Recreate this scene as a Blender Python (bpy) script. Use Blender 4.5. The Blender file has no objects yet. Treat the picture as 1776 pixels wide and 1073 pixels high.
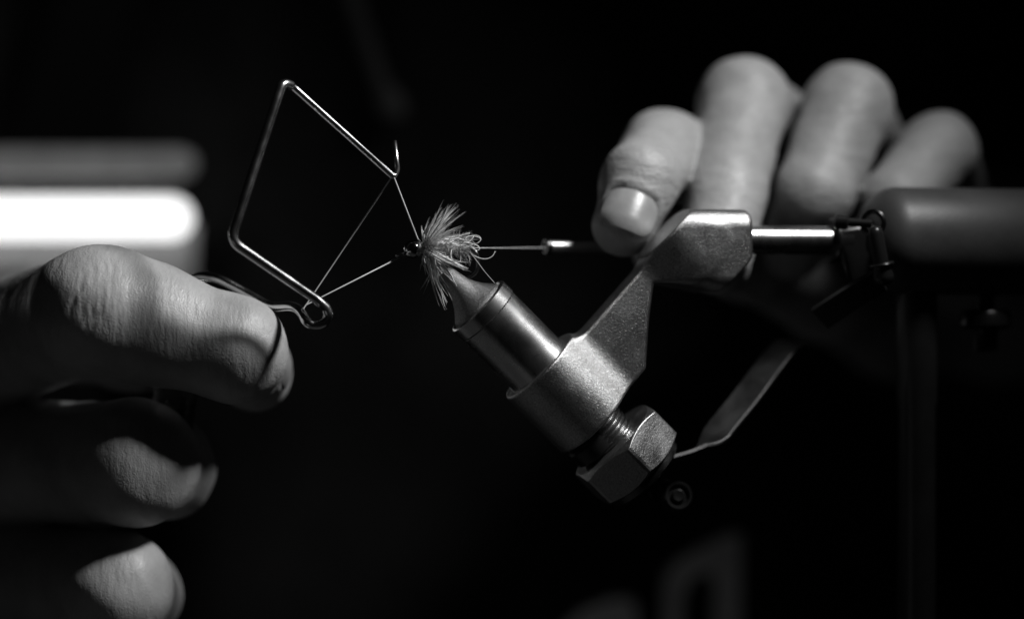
import bpy, bmesh, math, random
import numpy as np
from mathutils import Vector, Matrix

# ------------------------------------------------------------------ camera, world, light
scene = bpy.context.scene
C = scene.collection
CAM_D = 420.0            # mm from lens to the plane of the vise
Z0 = 180.0               # height of the optical axis above the table, mm
MM = 0.001

cam_data = bpy.data.cameras.new('camera')
cam = bpy.data.objects.new('camera', cam_data)
C.objects.link(cam)
cam.location = (0, -CAM_D * MM, Z0 * MM)
cam.rotation_euler = (math.radians(90), 0, 0)
cam_data.sensor_width = 36.0
cam_data.lens = 36.0 * CAM_D / 177.6
cam_data.clip_start = 0.01
cam_data.clip_end = 50
cam_data.dof.use_dof = True
cam_data.dof.focus_distance = (CAM_D - 4.0) * MM
cam_data.dof.aperture_fstop = 5.2
scene.camera = cam

world = bpy.data.worlds.new('World')
scene.world = world
world.use_nodes = True
world.node_tree.nodes['Background'].inputs[0].default_value = (1, 1, 1, 1)
world.node_tree.nodes['Background'].inputs[1].default_value = 0.0012

# the small tying lamp that hangs just above the vise, out of the frame
kl = bpy.data.lights.new('tying_lamp_light', 'AREA')
kl.shape = 'DISK'
kl.size = 0.045
kl.spread = math.radians(84)
kl.energy = 0.20
kl.color = (1, 1, 1)
key = bpy.data.objects.new('tying_lamp_light', kl)
C.objects.link(key)
LAMP = Vector((138, -64, Z0 + 190))
key.location = LAMP * MM
key.rotation_euler = (Vector((-130, 0, Z0 - 40)) - LAMP).to_track_quat('-Z', 'Y').to_euler()

# dim bounce of the room: light coming up from the lower left, on the camera's side
fl = bpy.data.lights.new('room_light', 'AREA')
fl.shape = 'DISK'
fl.size = 0.12
fl.energy = 0.006
fill = bpy.data.objects.new('room_light', fl)
C.objects.link(fill)
FILL = Vector((-190, -190, Z0 - 150))
fill.location = FILL * MM
fill.rotation_euler = (Vector((10, 0, Z0)) - FILL).to_track_quat('-Z', 'Y').to_euler()

scene.view_settings.view_transform = 'Standard'
scene.view_settings.look = 'None'
scene.view_settings.exposure = 0.0
scene.view_settings.gamma = 1.0
scene.render.engine = 'CYCLES'

# ------------------------------------------------------------------ helpers
def P(px, py, d=0.0):
    """photo pixel and distance behind the vise plane (mm) -> world point (mm)"""
    k = (CAM_D + d) / CAM_D / 10.0
    return np.array([(px - 888.0) * k, d, Z0 + (536.5 - py) * k])

def unit(v):
    v = np.asarray(v, float)
    return v / np.linalg.norm(v)

def link(name, mesh, mat=None, parent=None, smooth=True):
    o = bpy.data.objects.new(name, mesh)
    C.objects.link(o)
    if mat is not None:
        mesh.materials.append(mat)
    if parent is not None:
        o.parent = parent
        o.matrix_parent_inverse = parent_world(parent).inverted()
    if smooth:
        mesh.polygons.foreach_set('use_smooth', [True] * len(mesh.polygons))
    return o

def parent_world(p):
    m = Matrix.Translation(p.location)
    return m

def empty(name, loc, label, cat):
    o = bpy.data.objects.new(name, None)
    C.objects.link(o)
    o.location = Vector(loc) * MM
    o.empty_display_size = 0.01
    o['label'] = label
    o['category'] = cat
    return o

def mesh_from(name, verts, faces):
    me = bpy.data.meshes.new(name)
    me.from_pydata([tuple(float(c) * MM for c in v) for v in verts], [], faces)
    me.update()
    return me

class MB:
    """collects pieces of one part"""
    def __init__(s):
        s.v = []; s.f = []
    def add(s, v, f):
        n = len(s.v)
        s.v += [tuple(x) for x in v]
        s.f += [tuple(i + n for i in q) for q in f]
    def build(s, name, mat, parent=None, smooth=True, sharp=None):
        me = mesh_from(name, s.v, s.f)
        o = link(name, me, mat, parent, smooth)
        if sharp:
            sharp_edges(me, sharp)
        return o

def sharp_edges(me, deg):
    bm = bmesh.new(); bm.from_mesh(me)
    bmesh.ops.remove_doubles(bm, verts=bm.verts, dist=1e-7)
    bmesh.ops.recalc_face_normals(bm, faces=bm.faces)
    for e in bm.edges:
        if len(e.link_faces) == 2 and e.calc_face_angle(0) > math.radians(deg):
            e.smooth = False
    bm.to_mesh(me); bm.free()

def frame_of(axis, hint=(0, -1, 0)):
    t = unit(axis)
    h = np.asarray(hint, float)
    n = h - t * np.dot(h, t)
    if np.linalg.norm(n) < 1e-6:
        h = np.array([0.3, 0.2, 0.9]); n = h - t * np.dot(h, t)
    n = unit(n)
    b = np.cross(t, n)
    return t, n, b

def lathe(mb, prof, o, axis, seg=64, a0=0.0, a1=2 * math.pi, hint=(0, -1, 0)):
    t, n, b = frame_of(axis, hint)
    full = abs(a1 - a0 - 2 * math.pi) < 1e-6
    m = seg if full else seg + 1
    v = []; f = []
    for (u, r) in prof:
        for k in range(m):
            a = a0 + (a1 - a0) * k / seg
            v.append(np.asarray(o) + t * u + r * (n * math.cos(a) + b * math.sin(a)))
    for i in range(len(prof) - 1):
        for k in range(seg):
            k2 = (k + 1) % m
            f.append((i * m + k, i * m + k2, (i + 1) * m + k2, (i + 1) * m + k))
    mb.add(v, f)

def catmull(pts, n=8):
    pts = [np.asarray(p, float) for p in pts]
    q = [2 * pts[0] - pts[1]] + pts + [2 * pts[-1] - pts[-2]]
    out = []
    for i in range(1, len(q) - 2):
        p0, p1, p2, p3 = q[i - 1], q[i], q[i + 1], q[i + 2]
        for k in range(n):
            t = k / n
            out.append(0.5 * ((2 * p1) + (-p0 + p2) * t + (2 * p0 - 5 * p1 + 4 * p2 - p3) * t * t
                              + (-p0 + 3 * p1 - 3 * p2 + p3) * t ** 3))
    out.append(pts[-1])
    return out

def fillet(pts, rad, n=6):
    """polyline with rounded corners; rad = list of corner radii (mm)"""
    pts = [np.asarray(p, float) for p in pts]
    out = [pts[0]]
    for i in range(1, len(pts) - 1):
        a, p, c = pts[i - 1], pts[i], pts[i + 1]
        r = rad[i - 1]
        d1, d2 = unit(a - p), unit(c - p)
        ang = math.acos(max(-1, min(1, np.dot(d1, d2))))
        cut = min(r / math.tan(ang / 2), 0.48 * np.linalg.norm(a - p), 0.48 * np.linalg.norm(c - p))
        s, e = p + d1 * cut, p + d2 * cut
        for k in range(n + 1):
            t = k / n
            out.append((1 - t) ** 2 * s + 2 * t * (1 - t) * p + t * t * e)
    out.append(pts[-1])
    return out

def sweep(mb, path, rad, seg=12, caps=True, flat=1.0, hint=(0, -1, 0)):
    path = [np.asarray(p, float) for p in path]
    n = len(path)
    if not hasattr(rad, '__len__'):
        rad = [rad] * n
    tang = []
    for i in range(n):
        d = path[min(i + 1, n - 1)] - path[max(i - 1, 0)]
        tang.append(unit(d) if np.linalg.norm(d) > 1e-9 else np.array([1., 0, 0]))
    t, nn, b = frame_of(tang[0], hint)
    v = []; f = []
    for i in range(n):
        t = tang[i]
        nn = nn - t * np.dot(nn, t); nn = unit(nn); b = np.cross(t, nn)
        for k in range(seg):
            a = 2 * math.pi * k / seg
            v.append(path[i] + rad[i] * (nn * math.cos(a) * flat + b * math.sin(a)))
    for i in range(n - 1):
        for k in range(seg):
            k2 = (k + 1) % seg
            f.append((i * seg + k, i * seg + k2, (i + 1) * seg + k2, (i + 1) * seg + k))
    if caps:
        f.append(tuple(range(seg - 1, -1, -1)))
        f.append(tuple((n - 1) * seg + k for k in range(seg)))
    mb.add(v, f)

# ---- signed distance meshing (smooth, continuous bodies)
def surface_nets(fn, lo, hi, h, margin=1.6, proj=2, B=8):
    lo = np.asarray(lo, float); hi = np.asarray(hi, float)
    nb = np.ceil((hi - lo) / (h * B)).astype(int)
    n = nb * B
    ci = np.stack(np.meshgrid(*[np.arange(k) for k in nb], indexing='ij'), -1).reshape(-1, 3)
    cc = lo + (ci * B + (B - 1) / 2.0) * h
    cv = fn(cc)
    act = np.abs(cv) < (B * h * 0.5 * math.sqrt(3) * 1.1 + margin)
    D = np.repeat(np.repeat(np.repeat(np.sign(cv).reshape(nb).astype(np.float32) * 50, B, 0), B, 1), B, 2)
    off = np.stack(np.meshgrid(*[np.arange(B)] * 3, indexing='ij'), -1).reshape(-1, 3)
    ai = ci[act]
    for s in range(0, len(ai), 400):
        idx = (ai[s:s + 400, None, :] * B + off[None]).reshape(-1, 3)
        D[idx[:, 0], idx[:, 1], idx[:, 2]] = fn(lo + idx * h)
    S = D < 0
    c = np.zeros([k - 1 for k in n], np.uint8)
    sl = lambda a, k: slice(a, k - 1 + a)
    for dx in (0, 1):
        for dy in (0, 1):
            for dz in (0, 1):
                c += S[sl(dx, n[0]), sl(dy, n[1]), sl(dz, n[2])]
    cells = np.argwhere((c > 0) & (c < 8))
    acc = np.zeros((len(cells), 3)); cnt = np.zeros(len(cells))
    corners = [(i, j, k) for i in (0, 1) for j in (0, 1) for k in (0, 1)]
    for a in corners:
        for ax in range(3):
            if a[ax] == 0:
                bb = list(a); bb[ax] = 1
                va = D[cells[:, 0] + a[0], cells[:, 1] + a[1], cells[:, 2] + a[2]]
                vb = D[cells[:, 0] + bb[0], cells[:, 1] + bb[1], cells[:, 2] + bb[2]]
                m = (va < 0) != (vb < 0)
                t = np.where(m, va / np.where(m, va - vb, 1), 0)
                q = np.array(a, float) + np.zeros((len(cells), 3))
                q[:, ax] += t
                acc[m] += q[m]; cnt[m] += 1
    V = lo + (cells + acc / np.maximum(cnt, 1)[:, None]) * h
    vid = np.full([k - 1 for k in n], -1, np.int64)
    vid[cells[:, 0], cells[:, 1], cells[:, 2]] = np.arange(len(cells))
    F = []
    for ax in range(3):
        s0 = [slice(None)] * 3; s1 = [slice(None)] * 3
        s0[ax] = slice(0, n[ax] - 1); s1[ax] = slice(1, n[ax])
        a, b = S[tuple(s0)], S[tuple(s1)]
        e = np.argwhere(a != b)
        o1, o2 = [k for k in range(3) if k != ax]
        ok = (e[:, o1] > 0) & (e[:, o2] > 0) & (e[:, o1] < n[o1] - 1) & (e[:, o2] < n[o2] - 1)
        e = e[ok]
        inside = a[e[:, 0], e[:, 1], e[:, 2]]
        q = []
        for (p1, p2) in ((1, 1), (0, 1), (0, 0), (1, 0)):
            c2 = e.copy(); c2[:, o1] -= p1; c2[:, o2] -= p2
            q.append(vid[c2[:, 0], c2[:, 1], c2[:, 2]])
        q = np.stack(q, 1)
        flip = inside if ax != 1 else ~inside
        q[~flip] = q[~flip][:, ::-1]
        F.append(q)
    F = np.concatenate(F)
    F = F[(F >= 0).all(1)]
    for _ in range(proj):
        g = np.zeros_like(V); e = h * 0.35
        for k in range(3):
            dv = np.zeros(3); dv[k] = e
            g[:, k] = (fn(V + dv) - fn(V - dv)) / (2 * e)
        val = fn(V)
        L2 = np.maximum((g * g).sum(1), 0.25)
        step = np.clip(val / L2, -h, h)
        V = V - g * step[:, None] * 0.9
    return V, F

def mesh_np(name, V, F):
    me = bpy.data.meshes.new(name)
    me.vertices.add(len(V)); me.vertices.foreach_set('co', (V * MM).astype(np.float32).ravel())
    me.loops.add(F.size); me.loops.foreach_set('vertex_index', F.astype(np.int32).ravel())
    me.polygons.add(len(F)); me.polygons.foreach_set('loop_start', np.arange(0, F.size, 4, dtype=np.int32))
    me.update(calc_edges=True); me.validate()
    return me

def smin(a, b, k):
    h = np.clip(0.5 + 0.5 * (b - a) / k, 0, 1)
    return b + (a - b) * h - k * h * (1 - h)

def smax(a, b, k):
    return -smin(-a, -b, k)

def rcone(p, a, b, ra, rb):
    ba = b - a
    l2 = ba @ ba
    t = np.clip((p - a) @ ba / l2, 0, 1)
    q = p - a - t[:, None] * ba
    return np.sqrt((q * q).sum(1)) - (ra + (rb - ra) * (t * t * (3 - 2 * t) * 0.35 + t * 0.65))

def chain(p, pts, rad, k):
    d = None
    for i in range(len(pts) - 1):
        s = rcone(p, pts[i], pts[i + 1], rad[i], rad[i + 1])
        d = s if d is None else smin(d, s, k)
    return d

def ball(p, c, r):
    q = p - c
    return np.sqrt((q * q).sum(1)) - r

# ------------------------------------------------------------------ materials (all grey: the photograph is black and white)
def new_mat(name):
    m = bpy.data.materials.new(name); m.use_nodes = True
    nt = m.node_tree
    return m, nt, nt.nodes['Principled BSDF']

def g(v):
    return (v, v, v, 1)

def nz(nt, scale, detail=3, rough=0.5, co=None):
    n = nt.nodes.new('ShaderNodeTexNoise')
    n.inputs['Scale'].default_value = scale
    n.inputs['Detail'].default_value = detail
    n.inputs['Roughness'].default_value = rough
    if co: nt.links.new(co, n.inputs['Vector'])
    return n

def ramp(nt, fac, a, b, p0=0.3, p1=0.7):
    r = nt.nodes.new('ShaderNodeValToRGB')
    r.color_ramp.elements[0].position = p0; r.color_ramp.elements[0].color = g(a)
    r.color_ramp.elements[1].position = p1; r.color_ramp.elements[1].color = g(b)
    nt.links.new(fac, r.inputs[0])
    return r

def bump(nt, h, dist, strength=1.0, prev=None):
    b = nt.nodes.new('ShaderNodeBump')
    b.inputs['Distance'].default_value = dist
    b.inputs['Strength'].default_value = strength
    nt.links.new(h, b.inputs['Height'])
    if prev: nt.links.new(prev, b.inputs['Normal'])
    return b.outputs[0]

def texco(nt):
    return nt.nodes.new('ShaderNodeTexCoord').outputs['Object']

def skin_mat(name, base, rough, line_scale, line_h=0.00023):
    """skin with fine lines running round the fingers (line_scale: stretch of the line noise per axis)"""
    m, nt, p = new_mat(name)
    co = texco(nt)
    n1 = nz(nt, 110, 5, 0.6, co)
    n0 = nz(nt, 26, 3, 0.5, co)
    mxc = nt.nodes.new('ShaderNodeMath'); mxc.operation = 'MULTIPLY_ADD'
    nt.links.new(n0.outputs[0], mxc.inputs[0]); mxc.inputs[1].default_value = 0.6
    hf = nt.nodes.new('ShaderNodeMath'); hf.operation = 'MULTIPLY'; hf.inputs[1].default_value = 0.4
    nt.links.new(n1.outputs[0], hf.inputs[0]); nt.links.new(hf.outputs[0], mxc.inputs[2])
    r = ramp(nt, mxc.outputs[0], base * 0.72, base * 1.18, 0.36, 0.64)
    nt.links.new(r.outputs[0], p.inputs['Base Color'])
    vo = nt.nodes.new('ShaderNodeTexVoronoi'); vo.feature = 'DISTANCE_TO_EDGE'
    vo.inputs['Scale'].default_value = 1700
    nd = nz(nt, 600, 3, 0.6, co)
    mx = nt.nodes.new('ShaderNodeVectorMath'); mx.operation = 'MULTIPLY_ADD'
    nt.links.new(nd.outputs[1], mx.inputs[0]); mx.inputs[1].default_value = (0.0012,) * 3
    nt.links.new(co, mx.inputs[2])
    nt.links.new(mx.outputs[0], vo.inputs['Vector'])
    mp = nt.nodes.new('ShaderNodeMapping'); mp.inputs['Scale'].default_value = line_scale
    nt.links.new(mx.outputs[0], mp.inputs[0])
    n2 = nz(nt, 1.0, 4, 0.6, mp.outputs[0])
    n3 = nz(nt, 380, 4, 0.6, co)
    b1 = bump(nt, vo.outputs['Distance'], 0.00006, 0.9)
    b2 = bump(nt, n2.outputs[0], line_h, 0.9, b1)
    b3 = bump(nt, n3.outputs[0], 0.00010, 0.9, b2)
    nt.links.new(b3, p.inputs['Normal'])
    rr = ramp(nt, n3.outputs[0], rough - 0.1, rough + 0.1)
    nt.links.new(rr.outputs[0], p.inputs['Roughness'])
    p.inputs['Specular IOR Level'].default_value = 0.5
    p.inputs['Subsurface Weight'].default_value = 0.2
    p.inputs['Subsurface Radius'].default_value = (1, 1, 1)
    p.inputs['Subsurface Scale'].default_value = 0.001
    return m

def metal_mat(name, base, rough, grain=0.0, gscale=1500, var=0.08, scratch=0.0, axis=None, aniso=0.0, spec_noise=220, speck=0.0):
    m, nt, p = new_mat(name)
    co = texco(nt)
    p.inputs['Metallic'].default_value = 1.0
    n1 = nz(nt, spec_noise, 4, 0.6, co)
    r = ramp(nt, n1.outputs[0], base * 0.9, base * 1.08)
    if speck > 0:
        ns = nz(nt, 3600, 2, 0.8, co)
        rs_ = ramp(nt, ns.outputs[0], 1 - speck, 1 + speck, 0.25, 0.75)
        mm = nt.nodes.new('ShaderNodeVectorMath'); mm.operation = 'MULTIPLY'
        nt.links.new(r.outputs[0], mm.inputs[0]); nt.links.new(rs_.outputs[0], mm.inputs[1])
        nt.links.new(mm.outputs[0], p.inputs['Base Color'])
    else:
        nt.links.new(r.outputs[0], p.inputs['Base Color'])
    rr = ramp(nt, n1.outputs[0], max(0.02, rough - var), rough + var)
    nt.links.new(rr.outputs[0], p.inputs['Roughness'])
    prev = None
    if grain > 0:
        n2 = nz(nt, gscale, 3, 0.75, co)
        prev = bump(nt, n2.outputs[0], grain, 1.0)
    if scratch > 0:
        mp = nt.nodes.new('ShaderNodeMapping')
        mp.inputs['Rotation'].default_value = (0, math.radians(axis if axis else 45), 0)
        mp.inputs['Scale'].default_value = (5000, 5000, 90)
        nt.links.new(co, mp.inputs[0])
        n3 = nz(nt, 1.0, 2, 0.6, mp.outputs[0])
        prev = bump(nt, n3.outputs[0], scratch, 1.0, prev)
    if prev: nt.links.new(prev, p.inputs['Normal'])
    return m

def plain_mat(name, base, rough, spec=0.5, grain=0.0, gscale=900):
    m, nt, p = new_mat(name)
    co = texco(nt)
    n1 = nz(nt, 160, 4, 0.6, co)
    r = ramp(nt, n1.outputs[0], base * 0.8, base * 1.15)
    nt.links.new(r.outputs[0], p.inputs['Base Color'])
    p.inputs['Roughness'].default_value = rough
    p.inputs['Specular IOR Level'].default_value = spec
    if grain > 0:
        n2 = nz(nt, gscale, 3, 0.7, co)
        nt.links.new(bump(nt, n2.outputs[0], grain), p.inputs['Normal'])
    return m

def cloth_mat(name, base):
    m, nt, p = new_mat(name)
    co = texco(nt)
    n1 = nz(nt, 25, 4, 0.6, co)
    r = ramp(nt, n1.outputs[0], base * 0.6, base * 1.3)
    nt.links.new(r.outputs[0], p.inputs['Base Color'])
    n2 = nz(nt, 900, 3, 0.7, co)
    nt.links.new(bump(nt, n2.outputs[0], 0.0006), p.inputs['Normal'])
    p.inputs['Roughness'].default_value = 0.95
    p.inputs['Specular IOR Level'].default_value = 0.1
    return m

M_SKIN_A = skin_mat('skin_lines_upright', 0.36, 0.48, (850, 190, 170))
M_SKIN_B = skin_mat('skin_lines_level', 0.36, 0.48, (200, 200, 600), 0.0005)
M_NAIL = plain_mat('fingernail', 0.27, 0.34, 0.55, 0.00006, 450)
M_ALU = metal_mat('satin_aluminium', 0.42, 0.35, 0.00009, 4200, 0.04, speck=0.55)
M_STEEL = metal_mat('brushed_steel', 0.52, 0.27, 0.00001, 6000, 0.03)
M_JAW = metal_mat('blasted_jaw_steel', 0.20, 0.46, 0.00014, 4500, 0.05, speck=0.5)
M_WIRE = metal_mat('polished_wire', 0.62, 0.22, 0.00001, 1600, 0.05)
M_NUT = metal_mat('worn_nut_steel', 0.36, 0.38, 0.00007, 2200, 0.10, speck=0.35)
M_DARK = metal_mat('blued_steel', 0.10, 0.32, 0.00005, 1500, 0.08)
M_TUBEM = metal_mat('satin_tube_steel', 0.5, 0.38, 0.00001, 1500, 0.03)
M_LEVER = metal_mat('dull_lever_steel', 0.13, 0.5, 0.00005, 2500, 0.08)
M_SHAFT = metal_mat('polished_shaft', 0.6, 0.26, 0.00001, 1500, 0.03)
M_BLACK = plain_mat('black_anodised', 0.012, 0.28, 0.5, 0.00002, 900)
M_HOUSING = plain_mat('grey_rubber_housing', 0.055, 0.46, 0.5, 0.00003, 1500)
M_POST = plain_mat('dark_post_paint', 0.018, 0.35, 0.5)
M_BEAD = metal_mat('dark_bead', 0.34, 0.16, 0, 1, 0.02)
M_HACKLE = plain_mat('hackle_fibre', 0.72, 0.5, 0.4)
M_HACKLE2 = plain_mat('pale_fibre', 0.85, 0.45, 0.4)
M_DUB = plain_mat('dubbing_fur', 0.40, 0.6, 0.3)
M_THREAD = plain_mat('waxed_thread', 0.55, 0.45, 0.5)
M_HOODIE = cloth_mat('dark_hoodie_cloth', 0.02)
M_PRINT = cloth_mat('pale_shirt_print', 0.85)
M_CORD = cloth_mat('drawstring_cotton', 0.07)
M_TABLE = plain_mat('dark_bench_top', 0.10, 0.5, 0.4)
M_LHOOD = plain_mat('lamp_hood_enamel', 0.6, 0.45, 0.4)

m, nt, p = new_mat('lit_tube')
p.inputs['Base Color'].default_value = g(0.8)
p.inputs['Emission Color'].default_value = g(1)
p.inputs['Emission Strength'].default_value = 1.7
M_TUBE = m
M_REFL = plain_mat('reflector_paint', 0.3, 0.6, 0.2)

# ------------------------------------------------------------------ the bench
bm = bmesh.new()
bmesh.ops.create_cube(bm, size=1.0)
for v in bm.verts:
    v.co = Vector((v.co.x * 1.3, v.co.y * 0.52 - 0.17, v.co.z * 0.03 - 0.015))
bmesh.ops.bevel(bm, geom=list(bm.edges), offset=0.003, segments=2, affect='EDGES')
me = bpy.data.meshes.new('bench'); bm.to_mesh(me); bm.free()
bench = link('bench', me, M_TABLE, None, False)
bench['kind'] = 'structure'
bench['label'] = 'dark bench top that carries the vise stand'

# ------------------------------------------------------------------ the vise
YAW = math.radians(14.0)
EX = np.array([math.cos(YAW), math.sin(YAW), 0]); EZ = np.array([0, 0, 1.0]); EW = np.array([math.sin(YAW), -math.cos(YAW), 0])
VO = P(827, 529, 0)
CAMP = np.array([0, -CAM_D, Z0])
def pv(px, py, w=0.0):
    """pixel -> (a, b) on the vise's own upright plane, w mm in front of its axis plane"""
    d = P(px, py, 0) - CAMP
    o = VO + EW * w
    t = ((o - CAMP) @ EW) / (d @ EW)
    q = CAMP + d * t - VO
    return np.array([q @ EX, q @ EZ])
def W(a, b, w=0.0):
    return VO + EX * a + EZ * b + EW * w
ax2 = pv(1098, 800); ax2 = ax2 / np.linalg.norm(ax2)       # jaw axis in the vise plane (down to the right)
vx2 = np.array([-ax2[1], ax2[0]])
if vx2[1] < 0: vx2 = -vx2
AX = EX * ax2[0] + EZ * ax2[1]                              # world direction of the jaw axis
VX = EX * vx2[0] + EZ * vx2[1]
def uv(px, py):
    q = pv(px, py); return q @ ax2, q @ vx2

SH_B = pv(1300, 416)[1]                                     # height of the rotary shaft axis
post_a = pv(1590, 416)[0]
pbase = W(post_a, 0, 0); pbase = np.array([pbase[0], pbase[1], 0])
vise = empty('fly_tying_vise', pbase, 'satin metal rotary fly tying vise with angled collet jaw holding the hook', 'vise')

# body: slab between two planes square to the jaw axis; hub, thin web and shaft boss, all blended
u1 = 15.2; u2 = 29.2
wp = [pv(*q) for q in ((985, 600), (1165, 396), (1225, 420), (1180, 480), (1126, 492), (1117, 560), (1112, 640), (1096, 664), (1040, 700))]
wp = np.array(wp)
boss_b = pv(1240, 438)[1]; boss_a1 = pv(1290, 428)[0]
def poly_sdf(q, pts):
    d = np.full(len(q), 1e9); s = np.ones(len(q))
    n = len(pts)
    for i in range(n):
        a = pts[i]; b = pts[i - 1]
        e = b - a; w = q - a
        t = np.clip(w @ e / (e @ e), 0, 1)
        r = w - t[:, None] * e
        d = np.minimum(d, (r * r).sum(1))
        c1 = q[:, 1] >= a[1]; c2 = q[:, 1] < b[1]; c3 = e[0] * w[:, 1] > e[1] * w[:, 0]
        s = np.where((c1 & c2 & c3) | (~c1 & ~c2 & ~c3), -s, s)
    return s * np.sqrt(d)
def body_sdf(p):
    q = p - VO
    a = q @ EX; b = q @ EZ; w = q @ EW
    u = a * ax2[0] + b * ax2[1]; v = a * vx2[0] + b * vx2[1]
    hub = np.sqrt(v * v + w * w) - 7.75
    hub = smax(hub, v - 0.0 * w - 9, 0.5)
    qb = np.abs(b - boss_b) - 7.6 + 3.4; qw = np.abs(w - 0.8) - 5.0 + 3.4
    boss = np.sqrt(np.maximum(qb, 0) ** 2 + np.maximum(qw, 0) ** 2) + np.minimum(np.maximum(qb, qw), 0) - 3.4
    boss = smax(boss, a - boss_a1, 1.6)
    boss = smax(boss, 27.5 - v, 7.0)
    ps = poly_sdf(np.stack([a, b], 1), wp)
    web = smax(ps, np.abs(w - 0.6) - 2.6, 0.8)
    # the boss only reaches down to the web, not the jaw side
    d = smin(hub, web, 3.0)
    d = smin(d, boss, 4.0)
    d = smax(d, u1 - u, 0.35)
    d = smax(d, u - u2 + np.where(v > 9, 0.6, 0.0) * 0, 0.5)
    # bore for the collet barrel
    return d
lo = W(12, -24, 0); 
c0 = W(pv(1085, 570)[0], pv(1085, 570)[1], 0)
V, F = surface_nets(body_sdf, c0 - np.array([25, 16, 25]), c0 + np.array([25, 16, 25]), 0.26, 2.0, 4)
body = link('body', mesh_np('body', V, F), M_ALU, vise)
body['label'] = 'cranked satin aluminium body joining the jaw hub to the shaft'

# collet barrel with its lip ring
mb = MB()
lathe(mb, [(2.6, 5.0), (2.6, 5.85), (2.8, 6.0), (u1 - .9, 6.0), (u1 - 0.3, 6.15), (u1 + 1, 6.15)], VO, AX, 96)
mb.build('collet', M_STEEL, vise, sharp=35)
mb = MB()
lathe(mb, [(0.6, 4.9), (0.0, 5.55), (0.05, 5.9), (0.25, 6.14), (2.5, 6.2), (2.68, 6.05), (2.7, 5.0)], VO, AX, 96)
mb.build('collet_ring', M_STEEL, vise, sharp=35)
# two jaw halves, split in the plane of the hook
prof = [(-8.3, 0.0), (-8.3, 1.0), (-7.6, 1.5), (-6, 1.85), (-4.6, 2.15), (-3.3, 2.65), (-2.2, 3.3), (-1.2, 4.1), (-0.3, 4.95), (0.6, 5.3), (2, 5.3)]
pp = []
for i in range(len(prof) - 1):
    for k in range(4):
        t = k / 4
        pp.append((prof[i][0] * (1 - t) + prof[i + 1][0] * t, prof[i][1] * (1 - t) + prof[i + 1][1] * t))
pp.append(prof[-1])
for sgn in (1, -1):
    mb = MB()
    o = VO + EW * 0.12 * sgn
    lathe(mb, pp, o, AX, 40, -math.pi / 2, math.pi / 2, tuple(EW * sgn))
    t, n, b = frame_of(AX, tuple(EW * sgn))
    rim = [o + t * u - r * b for (u, r) in pp]; rim2 = [o + t * u + r * b for (u, r) in pp]
    L = len(pp)
    mb.add(rim + rim2, [(i, i + 1, L + i + 1, L + i) for i in range(L - 1)])
    mb.build('jaw', M_JAW, vise, sharp=40)

# stud with thread, hex nut, cam, lever
mb = MB()
pr = [(u2 - 1, 4.6)]
u = u2 + 0.2
while u < 35.6:
    pr += [(u, 4.35), (u + 0.35, 4.85), (u + 0.55, 4.85)]; u += 0.95
pr += [(36.5, 4.4)]
lathe(mb, pr, VO, AX, 64)
mb.build('threaded_stud', M_STEEL, vise, sharp=50)
mb = MB()
seg = 120; s_hex = 9.9
ap = s_hex * math.cos(math.radians(30)); h0, h1 = 34.0, 41.2
rch = ap * 0.985
t_, n_, b_ = frame_of(AX, tuple(EW))
rot = math.radians(4)
rings = [[] for _ in range(6)]
for k in range(seg):
    a = 2 * math.pi * k / seg
    aa = (a - math.radians(0)) % math.radians(60) - math.radians(30)
    r = ap / math.cos(aa)
    r = min(r, s_hex * 0.985)
    dirv = n_ * math.cos(a + rot) + b_ * math.sin(a + rot)
    ch = max(0, r - rch) * 0.62
    for j, (uu, rr) in enumerate(((h0, 3.0), (h0, rch), (h0 + ch + 0.03, r), (h1 - ch - 0.03, r), (h1, rch), (h1, 3.0))):
        rings[j].append(VO + AX * uu + dirv * rr)
v = [q for r_ in rings for q in r_]
f = []
for j in range(5):
    for k in range(seg):
        k2 = (k + 1) % seg
        f.append((j * seg + k, j * seg + k2, (j + 1) * seg + k2, (j + 1) * seg + k))
mb.add(v, f)
nut = mb.build('hex_nut', M_NUT, vise, sharp=14)
bv = nut.modifiers.new('bevel', 'BEVEL'); bv.width = 0.00028; bv.segments = 2; bv.limit_method = 'ANGLE'; bv.angle_limit = math.radians(25)
nut.data.polygons.foreach_set('use_smooth', [True] * len(nut.data.polygons))
# dark cam below the stud
mb = MB()
lathe(mb, [(u2 + 1.0, 0), (u2 + 1.0, 4.2), (u2 + 1.4, 4.7), (u2 + 4.0, 4.7), (u2 + 4.4, 4.2), (u2 + 4.4, 0)], VO - VX * 2.6, AX, 48)
mb.build('cam', M_BLACK, vise, sharp=35)
# washer behind the nut
mb = MB()
lathe(mb, [(41.2, 0), (41.2, 7.2), (41.5, 7.6), (42.6, 7.6), (43.0, 7.0), (43.0, 0)], VO, AX, 64)
mb.build('washer', M_DARK, vise, sharp=35)
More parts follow.
